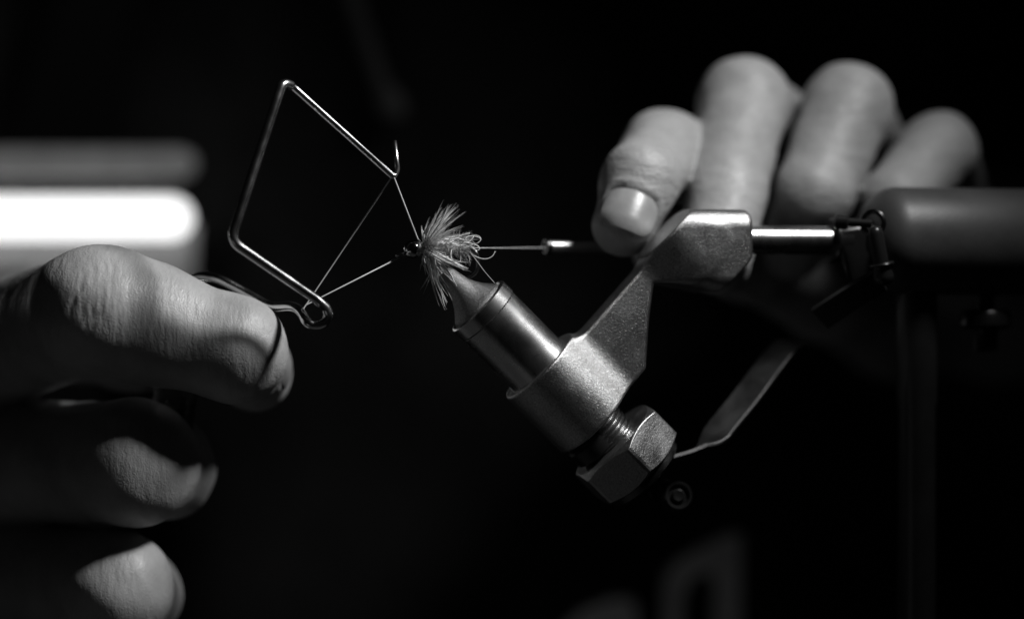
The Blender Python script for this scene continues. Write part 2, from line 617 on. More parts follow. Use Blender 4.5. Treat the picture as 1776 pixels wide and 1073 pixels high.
# lever: bent flat strip
def strip(mb, pts, wid, th, out):
    """flat bar along pts (world mm); wid along the 'out' direction, th across"""
    pts = [np.asarray(q, float) for q in pts]
    outl = [unit(q) for q in out] if isinstance(out, list) else [unit(out)] * len(pts)
    n = len(pts); v = []; f = []
    if not hasattr(wid, '__len__'): wid = [wid] * n
    for i in range(n):
        t = unit(pts[min(i + 1, n - 1)] - pts[max(i - 1, 0)])
        o = unit(outl[i] - t * (outl[i] @ t)); nn = np.cross(t, o)
        for (so, sn) in ((-1, -1), (1, -1), (1, 1), (-1, 1)):
            v.append(pts[i] + o * so * wid[i] / 2 + nn * sn * th / 2)
    for i in range(n - 1):
        for k in range(4):
            k2 = (k + 1) % 4
            f.append((4 * i + k, 4 * i + k2, 4 * i + 4 + k2, 4 * i + 4 + k))
    f += [(3, 2, 1, 0), tuple(4 * (n - 1) + k for k in range(4))]
    mb.add(v, f)
lp = [W(*pv(1150, 800), 1), W(*pv(1195, 788), 0), W(*pv(1232, 772), -1.5), W(*pv(1262, 740), -3), W(*pv(1310, 690), -5), W(*pv(1365, 628), -7.5), W(*pv(1396, 600), -9), W(*pv(1424, 598), -10.5)]
lp = catmull(lp, 6)
nlev = unit([-0.45, -0.7, 0.55])
tl = unit(lp[30] - lp[18]); olev = np.cross(nlev, tl); ost = EW * 0.9 + EZ * 0.3
outs = []
for i in range(len(lp)):
    k = min(1.0, max(0.0, (i - 9) / 7.0)); o_ = olev if olev @ ost > 0 else -olev
    outs.append(unit(ost * (1 - k) + o_ * k))
mb = MB(); strip(mb, lp, [5.7 - 0.35 * max(0, i - 37) for i in range(len(lp))], 0.8, outs)
lev = mb.build('lever', M_LEVER, vise, sharp=30)
bv = lev.modifiers.new('bevel', 'BEVEL'); bv.width = 0.0002; bv.segments = 2; bv.limit_method = 'ANGLE'
# adjusting screw below the nut
sc = W(*pv(1174, 858), 1.0)
mb = MB()
lathe(mb, [(0, 0), (0.2, 0.9), (0, 1.15), (-0.4, 1.2), (-0.45, 1.7), (0.1, 2.0), (0.15, 2.35), (-0.3, 2.55), (-4, 2.55), (-4, 0)], sc, EW + EZ * 0.15 - EX * .1, 48)
mb.build('adjusting_screw', M_BLACK, vise, sharp=40)
mb = MB()
strip(mb, catmull([W(*pv(1128, 826), -1), W(*pv(1150, 848), -2.4), W(*pv(1172, 858), -3.0), W(*pv(1185, 866), -3.4)], 5), [3.0] * 5 + [4.2] * 5 + [4.6] * 5 + [3.0], 1.6, VX * 0.9 + EW * .3)
mb.build('screw_arm', M_BLACK, vise, sharp=30)

# rotary shaft, collar and housing along the horizontal axis
def WP(px, py, w=0.0):
    return W(*pv(px, py, w), w)
def WA(px, w=0.0):
    return pv(px, 416)[0]
SO = W(0, SH_B, 0)
mb = MB()
lathe(mb, [(WA(1280), 0), (WA(1280), 2.5), (WA(1500), 2.5), (WA(1500), 0)], SO, EX, 64)
mb.build('shaft', M_SHAFT, vise, sharp=35)
a0 = WA(1500)
mb = MB()
R = 9.75
pr = [(a0, 0), (a0, 3.2), (a0 - 0.4, 3.6)]
rc = 6.0
for k in range(13):
    t = math.pi / 2 * k / 12
    pr.append((a0 + rc - rc * math.cos(t), R - rc + rc * math.sin(t)))
pr += [(a0 + 46, R), (a0 + 47, R - 1), (a0 + 47, 0)]
lathe(mb, pr, SO, EX, 96)
hs = mb.build('bearing_housing', M_HOUSING, vise, sharp=50)
hs['label'] = 'dark grey rounded cylindrical bearing housing on the post'
mb = MB()
ca0, ca1 = WA(1440), WA(1502)
lathe(mb, [(ca0, 2.4), (ca0, 3.7), (ca0 + .4, 4.1), (ca0 + 3.0, 4.1), (ca0 + 3.2, 3.4), (ca1 - 1.6, 3.4), (ca1 - 1.4, 4.4), (ca1 - .3, 4.4), (ca1, 4.0), (ca1, 2.4)], SO, EX, 64)
mb.build('collar', M_BLACK, vise, sharp=35)
# clamp screw, eye ring, drop rod and cap of the black cradle fitting
mb = MB()
q0 = WP(1447, 384, 6.0); q1 = WP(1512, 388, 8.6)
d = unit(q1 - q0); L = np.linalg.norm(q1 - q0)
lathe(mb, [(0, 0), (0, 1.0), (.3, 1.35), (2.2, 1.35), (2.5, 0.9), (2.6, 0.75), (L, 0.75), (L, 0)], q0, d, 32)
mb.build('clamp_screw', M_BLACK, vise, sharp=35)
mb = MB()
ec = WP(1514, 386, 8.8)
cir = [ec + 2.0 * (EZ * math.cos(t) * 1.0 + (EX * .75 + EW * .65) * math.sin(t)) for t in np.linspace(0, 2 * math.pi, 33)]
sweep(mb, cir, 0.5, 10, False)
mb.build('eye_ring', M_DARK, vise)
mb = MB()
r0 = WP(1516, 394, 11.2); r1 = WP(1528, 458, 11.2)
d = unit(r1 - r0); L = np.linalg.norm(r1 - r0)
lathe(mb, [(-0.3, 0), (0, .9), (.5, 1.25), (1.2, 1.4), (L, 1.4), (L, 0)], r0, d, 32)
mb.build('drop_rod', M_BLACK, vise, sharp=50)
mb = MB()
lathe(mb, [(L - .2, 0), (L - .2, 2.2), (L + 0.1, 2.35), (L + .4, 2.2), (L + .45, 1.7), (L + 0.9, 1.6), (L + 2.2, 1.9), (L + 3.2, 1.7), (L + 3.8, 0.8), (L + 3.9, 0)], r0, d, 40)
mb.build('rod_cap', M_BLACK, vise, sharp=50)
mb = MB()
strip(mb, [WP(1526, 486, 9.5), WP(1470, 520, 6), WP(1422, 552, 2)], 4.6, 1.2, EW * .5 + EZ * .8)
mb.build('cradle_arm', M_BLACK, vise, sharp=30)
mb = MB()
strip(mb, [WP(1478, 392, 1.5), WP(1484, 430, 1.5), WP(1490, 470, 1.0), WP(1494, 492, 0)], [7.0, 7.6, 6.6, 4.0], 5.0, EX)
blk = mb.build('clamp_block', M_BLACK, vise, sharp=30)
bv = blk.modifiers.new('bevel', 'BEVEL'); bv.width = 0.0008; bv.segments = 3; bv.limit_method = 'ANGLE'
# post and foot plate
mb = MB()
po = np.array([pbase[0], pbase[1], 0])
zt = W(0, SH_B, 0)[2]
lathe(mb, [(8, 0), (8, 3.4), (zt - 30, 3.4), (zt - 29, 3.7), (zt - R + 1.5, 3.7), (zt - R + 1.5, 0)], po, (0, 0, 1), 48)
mb.build('post', M_POST, vise, sharp=35)
mb = MB()
lathe(mb, [(0, 0), (0, 46), (6, 46), (8, 44), (9, 38), (10, 9), (14, 7), (14, 0)], po, (0, 0, 1), 72)
mb.build('foot_plate', M_POST, vise, sharp=35)
mb = MB()
tk = W(post_a + 13.5, SH_B - R - 0.5, 0)
lathe(mb, [(-2, 0), (-2, 1.6), (2, 1.6), (2.2, 4.0), (3, 4.6), (5, 4.6), (5.6, 4.0), (5.8, 2.4), (7, 2.2), (9.5, 2.2), (9.8, 1.6), (9.8, 0)], tk, (0, 0, -1), 40)
mb.build('drag_screw', M_BLACK, vise, sharp=40)

# ------------------------------------------------------------------ the fly
rng = random.Random(7)
fly = empty('artificial_fly', P(770, 432, 0), 'small tied fishing fly with dark bead head and pale bristling hackle in the jaw', 'fishing fly')
mb = MB()
hk = fillet([P(699, 441, 0), P(735, 431, 0), P(800, 430, 0), P(828, 434, 0), P(830, 474, 0), P(797, 488, 0), P(782, 476, 0)], [2, 2, 3.2, 3.2, 2], 8)
sweep(mb, hk, 0.33, 10)
eye = [P(697, 441, 0) + 0.95 * (np.array([1., 0, 0.35]) * math.cos(t) * 0.9 + np.array([0, 1., 0.0]) * math.sin(t)) for t in np.linspace(0, 2 * math.pi, 25)]
sweep(mb, eye, 0.26, 8, False)
mb.build('hook', M_DARK, fly)
mb = MB()
bc = P(716.5, 432, 0); br = 1.62
lathe(mb, [(br * math.sin(t), br * math.cos(t)) for t in np.linspace(-1.32, 1.32, 25)], bc, unit(P(735, 430) - P(700, 434)), 48)
mb.build('bead', M_BEAD, fly)
# wound thread collar behind the bead
mb = MB()
tc = [];
for k in range(121):
    s = k / 120
    a = s * 2 * math.pi * 9
    r = 1.0 - 0.25 * s + 0.1 * math.sin(s * 9)
    c = P(727 + 8 * s, 430, 0)
    tc.append(c + r * np.array([0, math.sin(a), math.cos(a)]))
sweep(mb, tc, 0.17, 7)
lathe(mb, [(-1.2, 0.9), (1.4, 0.6)], P(731, 430), (1, 0, 0), 20)
mb.build('thread_collar', M_THREAD, fly)

def fibre(mb, a, b, bend, r0, seg=5, n=5, taper=1.0):
    a = np.asarray(a); b = np.asarray(b)
    mid = (a + b) / 2 + bend
    path = [(1 - t) ** 2 * a + 2 * t * (1 - t) * mid + t * t * b for t in np.linspace(0, 1, n)]
    rad = [r0 * (1 - 0.9 * (t ** 1.3) * taper) for t in np.linspace(0, 1, n)]
    sweep(mb, path, rad, seg, False)
rs = lambda s: np.array([rng.uniform(-s, s), rng.uniform(-s, s), rng.uniform(-s, s)])
up = [(780, 353, -1), (788, 360, 2), (797, 357, 3), (794, 367, -3), (786, 374, 4), (758, 374, -2), (752, 380, 0), (782, 390, -4), (803, 393, -2), (806, 405, 3), (821, 410, 0), (770, 365, 3), (798, 401, -5), (764, 372, -3), (774, 378, -5)]
dn = [(774, 536, -3), (776, 524, -3.5), (793, 494, -4), (812, 467, -5), (806, 468, -6), (800, 462, -5), (762, 498, 0), (737, 476, 1), (740, 454, -3), (784, 478, -4), (790, 470, 3), (768, 490, 4), (752, 472, 4), (747, 480, -2)]
mb = MB(); mb2 = MB()
for i, (x, y, w) in enumerate(up + dn):
    upw = i < len(up)
    for k in range(6 if upw else 6):
        side = -1 if upw else 1
        root = P(rng.uniform(735, 744), 430 + side * rng.uniform(0, 11), rng.uniform(-1, 1) + w * 0.15)
        f_ = 1 - (abs(rng.gauss(0, 0.16)) if k > 1 else 0)
        tip = P(x, y, w) + rs(1.3 if k > 1 else 0.25)
        tip = root + (tip - root) * f_
        fibre(mb, root, tip, rs(0.5) + np.array([-.4, 0, 0.35 * -side]), rng.uniform(0.07, 0.15), 5, 7)
for (x, y, x0, y0, w) in [(774, 530, 752, 445, -4), (793, 494, 768, 458, -5), (812, 466, 775, 448, -6), (754, 376, 738, 405, -3), (750, 381, 738, 405, -3), (806, 468, 770, 447, -6), (731, 394, 734, 420, 1), (780, 355, 758, 395, -3), (762, 497, 750, 470, -2)]:
    for k in range(2):
        fibre(mb2, P(x0, y0, w * .5) + rs(.25), P(x, y, w) + rs(.3), rs(0.5), rng.uniform(.13, .22), 5, 6)
for k in range(240):          # soft webby fluff round the collar
    a = rng.uniform(0, 2 * math.pi)
    x0 = rng.uniform(735, 748)
    root = P(x0, 430, 0) + 0.8 * np.array([0, math.cos(a), math.sin(a)])
    L = rng.uniform(1.2, 5.8); sw = rng.uniform(0.2, 1.1)
    tip = root + L * unit([sw, math.cos(a) * .8, math.sin(a)])
    fibre(mb, root, tip, rs(0.5), rng.uniform(0.04, 0.09), 4, 4)
for (x, y, w) in [(728, 504, 0), (734, 511, -1), (731, 500, 1), (742, 492, 0)]:
    fibre(mb, P(752, 462, 0), P(x, y, w), rs(0.4), 0.06, 4, 5)
hk1 = mb.build('hackle', M_HACKLE, fly); hk1['kind'] = 'stuff'
hk2 = mb2.build('hackle_tips', M_HACKLE2, fly); hk2['kind'] = 'stuff'
# dubbed body
mb = MB()
pr = []
for k in range(25):
    s = k / 24
    pr.append((s * 7.6, 0.25 + 1.15 * math.sin(math.pi * min(1, s * 0.95 + 0.12)) ** 0.7 * (1 + 0.18 * math.sin(k * 2.2))))
lathe(mb, pr, P(737, 430), unit(P(812, 430) - P(737, 430)), 24)
for k in range(420):
    s = rng.random(); a = rng.uniform(0, 2 * math.pi)
    c = P(738 + 74 * s, 429, 0)
    root = c + rng.uniform(.5, 1.3) * np.array([0, math.cos(a), math.sin(a)])
    L = rng.uniform(0.8, 3.0)
    tip = root + L * unit([rng.uniform(-.1, 1.4), math.cos(a), math.sin(a)])
    fibre(mb, root, tip, rs(0.9), rng.uniform(0.03, 0.07), 4, 6)
o = mb.build('dubbed_body', M_DUB, fly); o['kind'] = 'stuff'
mb = MB()
for k in range(14):           # wiry loops at the tail and over the back
    c = P(rng.uniform(768, 822), rng.uniform(415, 434), rng.uniform(-2.2, 1))
    r = rng.uniform(.7, 1.7); a0_ = rng.uniform(0, 6.28); tx = unit([1, rng.uniform(-.5, .5), rng.uniform(-.4, .4)]); tz = unit([rng.uniform(-.3, .3), rng.uniform(-.4, .4), 1])
    pts = [c + r * (tx * math.cos(a0_ + t) * 1.5 + tz * math.sin(a0_ + t) * .7) for t in np.linspace(0, rng.uniform(2.2, 5.5), 16)]
    sweep(mb, pts, rng.uniform(.045, .075), 5)
for pts in ([(768, 415, -1.5), (790, 416, -2), (806, 420, -1.8), (826, 425, -1.5), (832, 431, -1.5), (826, 434, -1.5), (815, 426, -1.5), (800, 421, -1.8)],
            [(804, 425, -1), (814, 437, -1), (828, 446, -1.4), (842, 449, -1.6), (853, 445, -1.6), (859, 436, -1.6)],
            [(762, 414, -1.6), (784, 421, -2), (797, 427, -2)], [(764, 413, -1.8), (788, 412, -2.2), (806, 417, -2)],
            [(785, 428, -1.6), (782, 440, -2), (784, 449, -2), (788, 455, -1.8)], [(798, 430, -1), (799, 446, -1), (798, 455, -1)]):
    sweep(mb, catmull([P(*q) for q in pts], 7), 0.085, 6)
mb.build('tinsel_loops', M_HACKLE2, fly)
mb = MB()
sweep(mb, catmull([P(806, 428, -1.2), P(822, 446, -1.5), P(840, 470, -3), P(858, 491, -5)], 6), 0.055, 5)
mb.build('stray_hair', M_THREAD, fly)

# ------------------------------------------------------------------ whip finisher in the tool hand
whip = empty('whip_finisher', P(318, 700, 17), 'bent polished wire whip finishing tool held in the fist with the thread hooked on it', 'whip finisher')
wpts = [P(330, 520, 17), P(332, 488, 12), P(352, 479, 9), P(385, 486, 5.5), P(430, 509, 5.0), P(468, 530, 3.0), P(505, 531, -0.5), P(522, 541, -4.5), P(532, 557, -7.4), P(546, 564, -7.6), P(562, 560, -7.8), P(570, 547, -8), P(566, 534, -8.2)]
wpath = catmull(wpts, 8)
rest = fillet([P(566, 534, -8.2), P(549, 519, -8.6), P(400, 417, -15), P(490, 143, -10), P(508, 150, -8), P(684, 308, -1.0), P(690, 294, -0.6), P(684, 244, -0.6)], [4, 2.6, 2.2, 2.2, 0.9, 2], 8)
full = wpath[:-1] + rest
mb = MB()
rad = []
for q in full:
    rad.append(0.84)
L = len(full)
for i in range(L):
    if i > L - 14: rad[i] = 0.46 - 0.02 * max(0, i - (L - 10)) * .2
    elif i > L - 26: rad[i] = 0.6
sweep(mb, full, rad, 16)
mb.build('wire', M_WIRE, whip)
mb = MB()
h0_ = P(326, 505, 17); h1_ = P(285, 840, 17)
d = unit(h1_ - h0_); L = np.linalg.norm(h1_ - h0_)
pr = [(0, 0), (0, 2.5), (0.6, 3.4), (2, 3.9)]
pr += [(L - 3, 4.0), (L, 3.0), (L, 0)]
lathe(mb, pr, h0_, d, 40)
mb.build('handle', M_STEEL, whip, sharp=50)

# tying thread over the whip finisher, and the thread to the bobbin
mb = MB()
tp = [P(731, 421, -.6), P(724.5, 414, -.9), P(684, 309, -1.5), P(681, 306, -.8), P(678, 309, 0.0), P(528, 533, -6.0), P(523, 536, -6.2), P(524, 541, -4.8), P(530, 529, -4.4), P(699, 443.5, 0.6), P(697, 440, 0.9)]
sweep(mb, tp, 0.115, 7)
o = mb.build('tying_thread', M_THREAD)
o['label'] = 'fine pale thread stretched in a triangle between bead head and bent wire tool'; o['category'] = 'thread'
TB_D = 17.5
t0 = P(948, 428, TB_D)
mb = MB()
sweep(mb, [P(812, 428.5, -.5), P(826, 430, -.5), P(880, 430, 8), P(946, 429.5, TB_D - 1.3)], 0.085, 7)
o = mb.build('bobbin_thread', M_THREAD)
o['label'] = 'single fine thread running level from the fly tail to the slim metal tube'; o['category'] = 'thread'
bob = empty('bobbin', P(1040, 428, TB_D), 'slim polished metal bobbin tube pinched under the fingertip with the nail', 'bobbin')
mb = MB()
t1 = P(1108, 428, TB_D + 7)
d = unit(t1 - t0); L = np.linalg.norm(t1 - t0)
lathe(mb, [(0.4, .7), (0.0, .82), (0.0, 1.05), (0.35, 1.2), (1.2, 1.12), (L, 1.12), (L, 0)], t0, d, 40)
mb.build('tube', M_TUBEM, bob, sharp=50)
mb = MB()
lathe(mb, [(-0.05, .85), (-.35, 0.95), (-.35, 1.3), (.25, 1.45), (.7, 1.3), (.7, 1.05)], t0, d, 32)
mb.build('tube_mouth', M_DARK, bob, sharp=50)

# ------------------------------------------------------------------ the person: hoodie and two hands
person = empty('person', (40, 270, -180), 'person in a dark hooded sweatshirt tying a fly with both hands', 'person')

class Crease:
    def __init__(s, c, t, n, depth, width, half, curve=0.0, ph=0.0):
        s.c = np.asarray(c); s.t = unit(t); n = np.asarray(n, float); s.n = unit(n - s.t * (n @ s.t)); s.b = np.cross(s.t, s.n)
        s.depth, s.width, s.half, s.curve, s.ph = depth, width, half, curve, ph
    def apply(s, p, d):
        r = 14.0
        near = (np.abs(p - s.c).max(1) < r)
        if not near.any(): return d
        q = p[near] - s.c
        b = q @ s.b; n = q @ s.n
        x = q @ s.t + s.curve * b * b + 0.35 * np.sin(b * 0.9 + s.ph) + 0.15 * np.sin(b * 2.3 + s.ph * 2)
        m = np.exp(-(x / s.width) ** 2) * np.clip(1.5 - 1.5 * np.abs(b) / s.half, 0, 1) * np.clip(0.5 + n / 3, 0, 1)
        d = d.copy(); d[near] += s.depth * m
        return d

class NailBed:
    def __init__(s, c, t, n, R, L, wid, amp=1.0):
        s.amp = amp
        s.c = np.asarray(c); s.t = unit(t); n = np.asarray(n, float); s.n = unit(n - s.t * (n @ s.t)); s.b = np.cross(s.t, s.n)
        s.R, s.L, s.w = R, L, wid
    def outline(s, x, y):      # x along finger (tip +), y arc across -> signed distance to plate outline
        rx, ry = s.L / 2, s.w / 2
        k = 0.55 * ry
        xx = np.where(x < 0, x, x * 0.9)
        q0 = np.abs(xx) - rx + k; q1 = np.abs(y) - ry + k
        return np.sqrt(np.maximum(q0, 0) ** 2 + np.maximum(q1, 0) ** 2) + np.minimum(np.maximum(q0, q1), 0) - k
    def apply(s, p, d):
        near = (np.abs(p - s.c).max(1) < 16)
        if not near.any(): return d
        q = p[near] - s.c
        x = q @ s.t; b = q @ s.b; n = q @ s.n
        y = np.arctan2(b, np.maximum(n, 1e-3)) * s.R
        do = s.outline(x, y)
        msk = np.clip(n / 1.5, 0, 1)
        side = np.clip(1.2 - (x - s.L * 0.30) / 1.2, 0, 1)     # no fold past the free edge
        dd = s.amp * 0.5 * np.clip(0.5 - do / 1.0, 0, 1) * np.clip(1 - (x - s.L * 0.02) / (s.L * 0.34), 0, 1) - s.amp * 0.22 * np.exp(-((do - 0.85) / 0.75) ** 2) * side
        d = d.copy(); d[near] += dd * msk
        return d
    def plate(s, name, parent, lift=0.0, ext=0.5):
        nx, ny = 22, 22
        v = []; f = []
        A = s.w / 2 / s.R
        top = []
        for i in range(nx + 1):
            sx = -1 + 2 * i / nx
            for j in range(ny + 1):
                sy = -1 + 2 * j / ny
                # superellipse outline: rounder at the cuticle, squarer at the free edge
                e = 0.38 if sx < 0 else 0.22
                wx = (1 - abs(sx) ** 3.2) ** e if abs(sx) < 1 else 0.0
                wx = max(wx, 0.05)
                if sx > 0: wx = max(wx, 0.80 - 0.1 * sx)
                bowx = -0.06 * s.L * (sy * sy) * (1 if sx > 0 else 0) * sx
                x = sx * s.L / 2 + (ext if sx > 0 else 0) * max(0, sx) + bowx
                a = sy * A * wx
                rr = s.R + lift - 1.7 * max(0.0, sx - 0.3) ** 2 - 0.10 * (abs(sy) ** 4) + 0.10 * sx - 0.25 * sx * sx * (1 if sx < 0 else 0.25)
                v.append(s.c + s.t * x + rr * (s.b * math.sin(a) + s.n * math.cos(a)))
        for i in range(nx):
            for j in range(ny):
                f.append((i * (ny + 1) + j, (i + 1) * (ny + 1) + j, (i + 1) * (ny + 1) + j + 1, i * (ny + 1) + j + 1))
        me = mesh_from(name, v, f)
        o = link(name, me, M_NAIL, parent)
        md = o.modifiers.new('thickness', 'SOLIDIFY'); md.thickness = 0.00045; md.offset = -1
        return o

def wobble(p, a, s):
    return a * (np.sin(p[:, 0] * s + 1.3 * np.sin(p[:, 2] * s * .7)) * np.sin(p[:, 1] * s * 1.1 + .4) + 0.6 * np.sin(p[:, 2] * s * 1.3 + p[:, 0] * s * .5))

def between(a, b, t):
    return np.asarray(a) * (1 - t) + np.asarray(b) * t

# ---- the hand with the whip finisher (palm side towards the fly, thumb up)
LI = [P(-40, 610, 46), P(160, 541, 0), P(405, 605, 1.5), P(440, 648, 20)]
LM = [P(-60, 800, 50), P(232, 802, 8), P(285, 812, 23), P(215, 832, 38)]
LR = [P(-70, 985, 54), P(195, 1020, 12), P(232, 1032, 28), P(160, 1045, 40)]
LP = [P(-70, 1150, 56), P(150, 1205, 12), P(195, 1220, 28), P(140, 1235, 40)]
LT = [P(-190, 640, 105), P(40, 560, 72), P(220, 585, 42), P(310, 610, 27)]
LW = P(-330, 850, 150); LF = P(-560, 1000, 330)
ln = np.array([0.1, -1, 0.25])
lt_ = unit(LI[2] - LI[1])
creases_l = []
for (s, dep, wd, hl, cv, ph) in ((-0.07, .5, .5, 8, .012, 0), (0.0, .4, .45, 8, .01, 1.2), (.055, .5, .4, 9, .006, 2.0), (.10, .55, .45, 10, .004, 2.9), (.15, .45, .4, 9, -.002, 4), (.19, .4, .4, 9, -.005, 5.1), (.24, .3, .4, 7, -.006, 5.9), (.31, .2, .5, 6, -.008, .7),
                                 (.90, .22, .5, 7, 0.006, 1.1), (.97, .3, .5, 7, 0.01, 2.4), (1.03, .25, .45, 7, 0.014, 3.3)):
    c = between(LI[1], LI[2], s) + ln * 9
    creases_l.append(Crease(c, lt_, ln, dep * .3, wd * .8, hl * (.6 + .4 * math.sin(ph * 7)), cv * 1.5, ph))
for J, K in ((LM[1], LM[2]), (LR[1], LR[2])):
    tt = unit(np.array([1.0, 0.15, -0.05])); nn = np.array([0.1, -1, 0.5])
    for (s, dep, ph) in ((-4.2, .4, 0), (-1.5, .35, 1.7), (.8, .4, 2.6), (3.4, .45, 3.7), (5.2, .4, 5)):
        creases_l.append(Crease(J + tt * s + unit(nn) * 9.5, tt, nn, dep * .28, .4, 6, .006 if s > 0 else -.006, ph))
ltd = unit(LI[3] - LI[2])
nail_l = NailBed(between(LI[2], LI[3], 0.66), ltd, np.array([1.0, 0.15, -0.02]), 7.2, 8.4, 8.2, 0.5)
creases_l.append(Crease(between(LI[2], LI[3], 0.14) + np.array([7.5, -1, 0]), ltd, np.array([1, -.2, .1]), .18, .5, 7, .01, 1))
def left_sdf(p):
    fi = chain(p, LI, [11.5, 10.7, 8.9, 7.0], 2.5)
    fi = smin(fi, ball(p, LI[1] + np.array([3.5, -1.2, .6]), 10.3), 3)
    fi = smin(fi, ball(p, between(LI[1], LI[2], 0.45) + np.array([0, 0, 1.0]), 9.7), 3)
    fm = chain(p, LM, [11.5, 10.9, 8.9, 7.6], 2.5)
    fr = chain(p, LR, [11.0, 10.2, 8.4, 7.2], 2.5)
    fp = chain(p, LP, [10, 8.6, 7.4, 6.4], 2.5)
    ft = chain(p, LT, [15, 11.5, 9.4, 7.5], 4)
    palm = chain(p, [LI[0], LM[0], LR[0], LP[0]], [11.5, 12, 11.5, 10.5], 4)
    for q in (LI[0], LM[0], LR[0], LP[0]):
        palm = smin(palm, rcone(p, q, LW, 12, 22), 6)
    palm = smin(palm, rcone(p, LW, LF, 23, 32), 8)
    palm = smin(palm, rcone(p, LT[0], LW, 15, 22), 8)
    d = smin(fi, fm, 0.7); d = smin(d, fr, 0.7); d = smin(d, fp, 0.7); d = smin(d, ft, 0.7)
    d = smin(d, palm, 3.5)
    d = d + wobble(p, 0.10, 0.55)
    for c in creases_l: d = c.apply(p, d)
    d = nail_l.apply(p, d)
    return d
lo = np.array([-175, -18, 85.]); hi = np.array([-34, 175, 200.])
V, F = surface_nets(left_sdf, lo, hi, 0.5, 1.2)
handL = link('hand', mesh_np('hand', V, F), M_SKIN_A, person)
handL['label'] = 'fist with curled fingers round the bent wire tool'
nail_l.plate('fingernail', handL, 0.22, 0.2)

# ---- the hand behind the vise, fingers hanging over the shaft
RI = [P(1320, 320, 90), P(1152, 264, 40), P(1110, 314, 19.5), P(1083, 390, 15.5)]
RM = [P(1400, 290, 94), P(1289, 180, 50), P(1260, 325, 33), P(1243, 452, 21)]
RR = [P(1510, 320, 96), P(1469, 190, 50), P(1412, 338, 39), P(1376, 430, 54)]
RP = [P(1640, 400, 98), P(1628, 262, 54), P(1552, 350, 42), P(1505, 430, 52)]
RT = [P(1560, 540, 135), P(1440, 500, 100), P(1300, 440, 66), P(1160, 430, 38)]
RW = P(1760, 480, 165); RF = P(2150, 700, 330)
creases_r = []
for (c, tdir, dep, wd, hl, cv, ph) in (
        (P(1255, 283, 25), RM[2] - RM[1], .6, .6, 7, 0.012, 0.5), (P(1252, 298, 24), RM[2] - RM[1], .22, .5, 6, .012, 2), (P(1256, 310, 24), RM[2] - RM[1], .5, .6, 7, -.008, 3.2),
        (P(1254, 330, 23), RM[2] - RM[1], .2, .5, 6, -.01, 4.2),
        (P(1412, 322, 29), RR[2] - RR[1], .5, .6, 7, 0.01, 1), (P(1406, 340, 29), RR[2] - RR[1], .3, .6, 7, -.01, 2.2),
        (P(1294, 118, 44), RM[2] - RM[1], .18, .7, 6, 0.01, 1), (P(1292, 136, 42), RM[2] - RM[1], .15, .7, 6, 0.01, 2),
        (P(1472, 130, 44), RR[2] - RR[1], .18, .7, 6, 0.01, 1), (P(1470, 152, 42), RR[2] - RR[1], .15, .7, 6, 0.01, 3),
        (P(1112, 300, 18), RI[2] - RI[1], .1, .6, 6, 0.012, 1), (P(1109, 318, 16), RI[2] - RI[1], .1, .6, 6, 0.0, 3)):
    creases_r.append(Crease(c, tdir, np.array([0, -1, .35]), dep, wd, hl, cv, ph))
rtd = unit(RI[3] - RI[2])
nail_r = NailBed(between(RI[2], RI[3], 0.98), rtd, np.array([0.02, -1.0, 0.10]), 6.0, 7.9, 11.0)
def right_sdf(p):
    fi = chain(p, RI, [10.5, 7.9, 6.9, 5.8], 2.0)
    fm = chain(p, RM, [11, 8.6, 7.75, 6.4], 1.2)
    fm = smin(fm, ball(p, RM[1] + np.array([0.2, -0.4, 0.2]), 8.4), 2)
    fr = chain(p, RR, [11, 8.5, 7.55, 6.2], 1.2)
    fr = smin(fr, ball(p, RR[1] + np.array([0.2, -0.4, 0.2]), 8.3), 2)
    fp = chain(p, RP, [10.5, 7.6, 6.6, 5.6], 1.2)
    ft = chain(p, RT, [15, 11, 9, 7], 4)
    palm = chain(p, [RI[0], RM[0], RR[0], RP[0]], [11, 12, 11.5, 10.5], 4)
    for q in (RI[0], RM[0], RR[0], RP[0]):
        palm = smin(palm, rcone(p, q, RW, 11.5, 22), 6)
    palm = smin(palm, rcone(p, RW, RF, 23, 32), 8)
    palm = smin(palm, rcone(p, RT[0], RW, 15, 22), 8)
    d = np.minimum(np.minimum(fi, fm), np.minimum(fr, fp)); d = np.minimum(d, ft)
    d = smin(d, palm, 3.5)
    d = d + wobble(p, 0.10, 0.55)
    for c in creases_r: d = c.apply(p, d)
    d = nail_r.apply(p, d)
    return d
lo = np.array([6, 2, 130.]); hi = np.array([150, 215, 245.])
V, F = surface_nets(right_sdf, lo, hi, 0.62, 1.4)
handR = link('hand', mesh_np('hand', V, F), M_SKIN_B, person)
handR['label'] = 'hand with bent fingers hanging over the vise shaft, one nail facing out'
nail_r.plate('fingernail', handR, 0.08, 0.1)

# ---- hoodie: torso and sleeves in one mesh
def hood_sdf(p):
    q = (p - np.array([62, 288, 130.])) / np.array([172, 118, 420.])
    r = np.sqrt(np.abs(q[:, 0]) ** 2.4 + np.abs(q[:, 1]) ** 2.4 + np.abs(q[:, 2]) ** 4 + 1e-9)
    d = (r ** (1 / 1.2) - 1) * 110
    d = d + 3.0 * np.sin(p[:, 0] * .045 + p[:, 2] * .02) + 2.0 * np.sin(p[:, 2] * .07 + 1.5 * np.sin(p[:, 0] * .03))
    sl = chain(p, [np.array([-150, 250, 420.]), np.array([-250, 300, 130.]), between(LW, LF, .1)], [70, 58, 40], 20)
    sr = chain(p, [np.array([220, 250, 420.]), np.array([290, 310, 120.]), between(RW, RF, .12)], [70, 58, 40], 20)
    s = np.minimum(sl, sr) + 1.6 * np.sin((p @ unit([.3, .8, .4])) * .22)
    return smin(d, s, 20)
V, F = surface_nets(hood_sdf, (-340, 100, -200), (380, 400, 520), 7.0, 12, 1, 4)
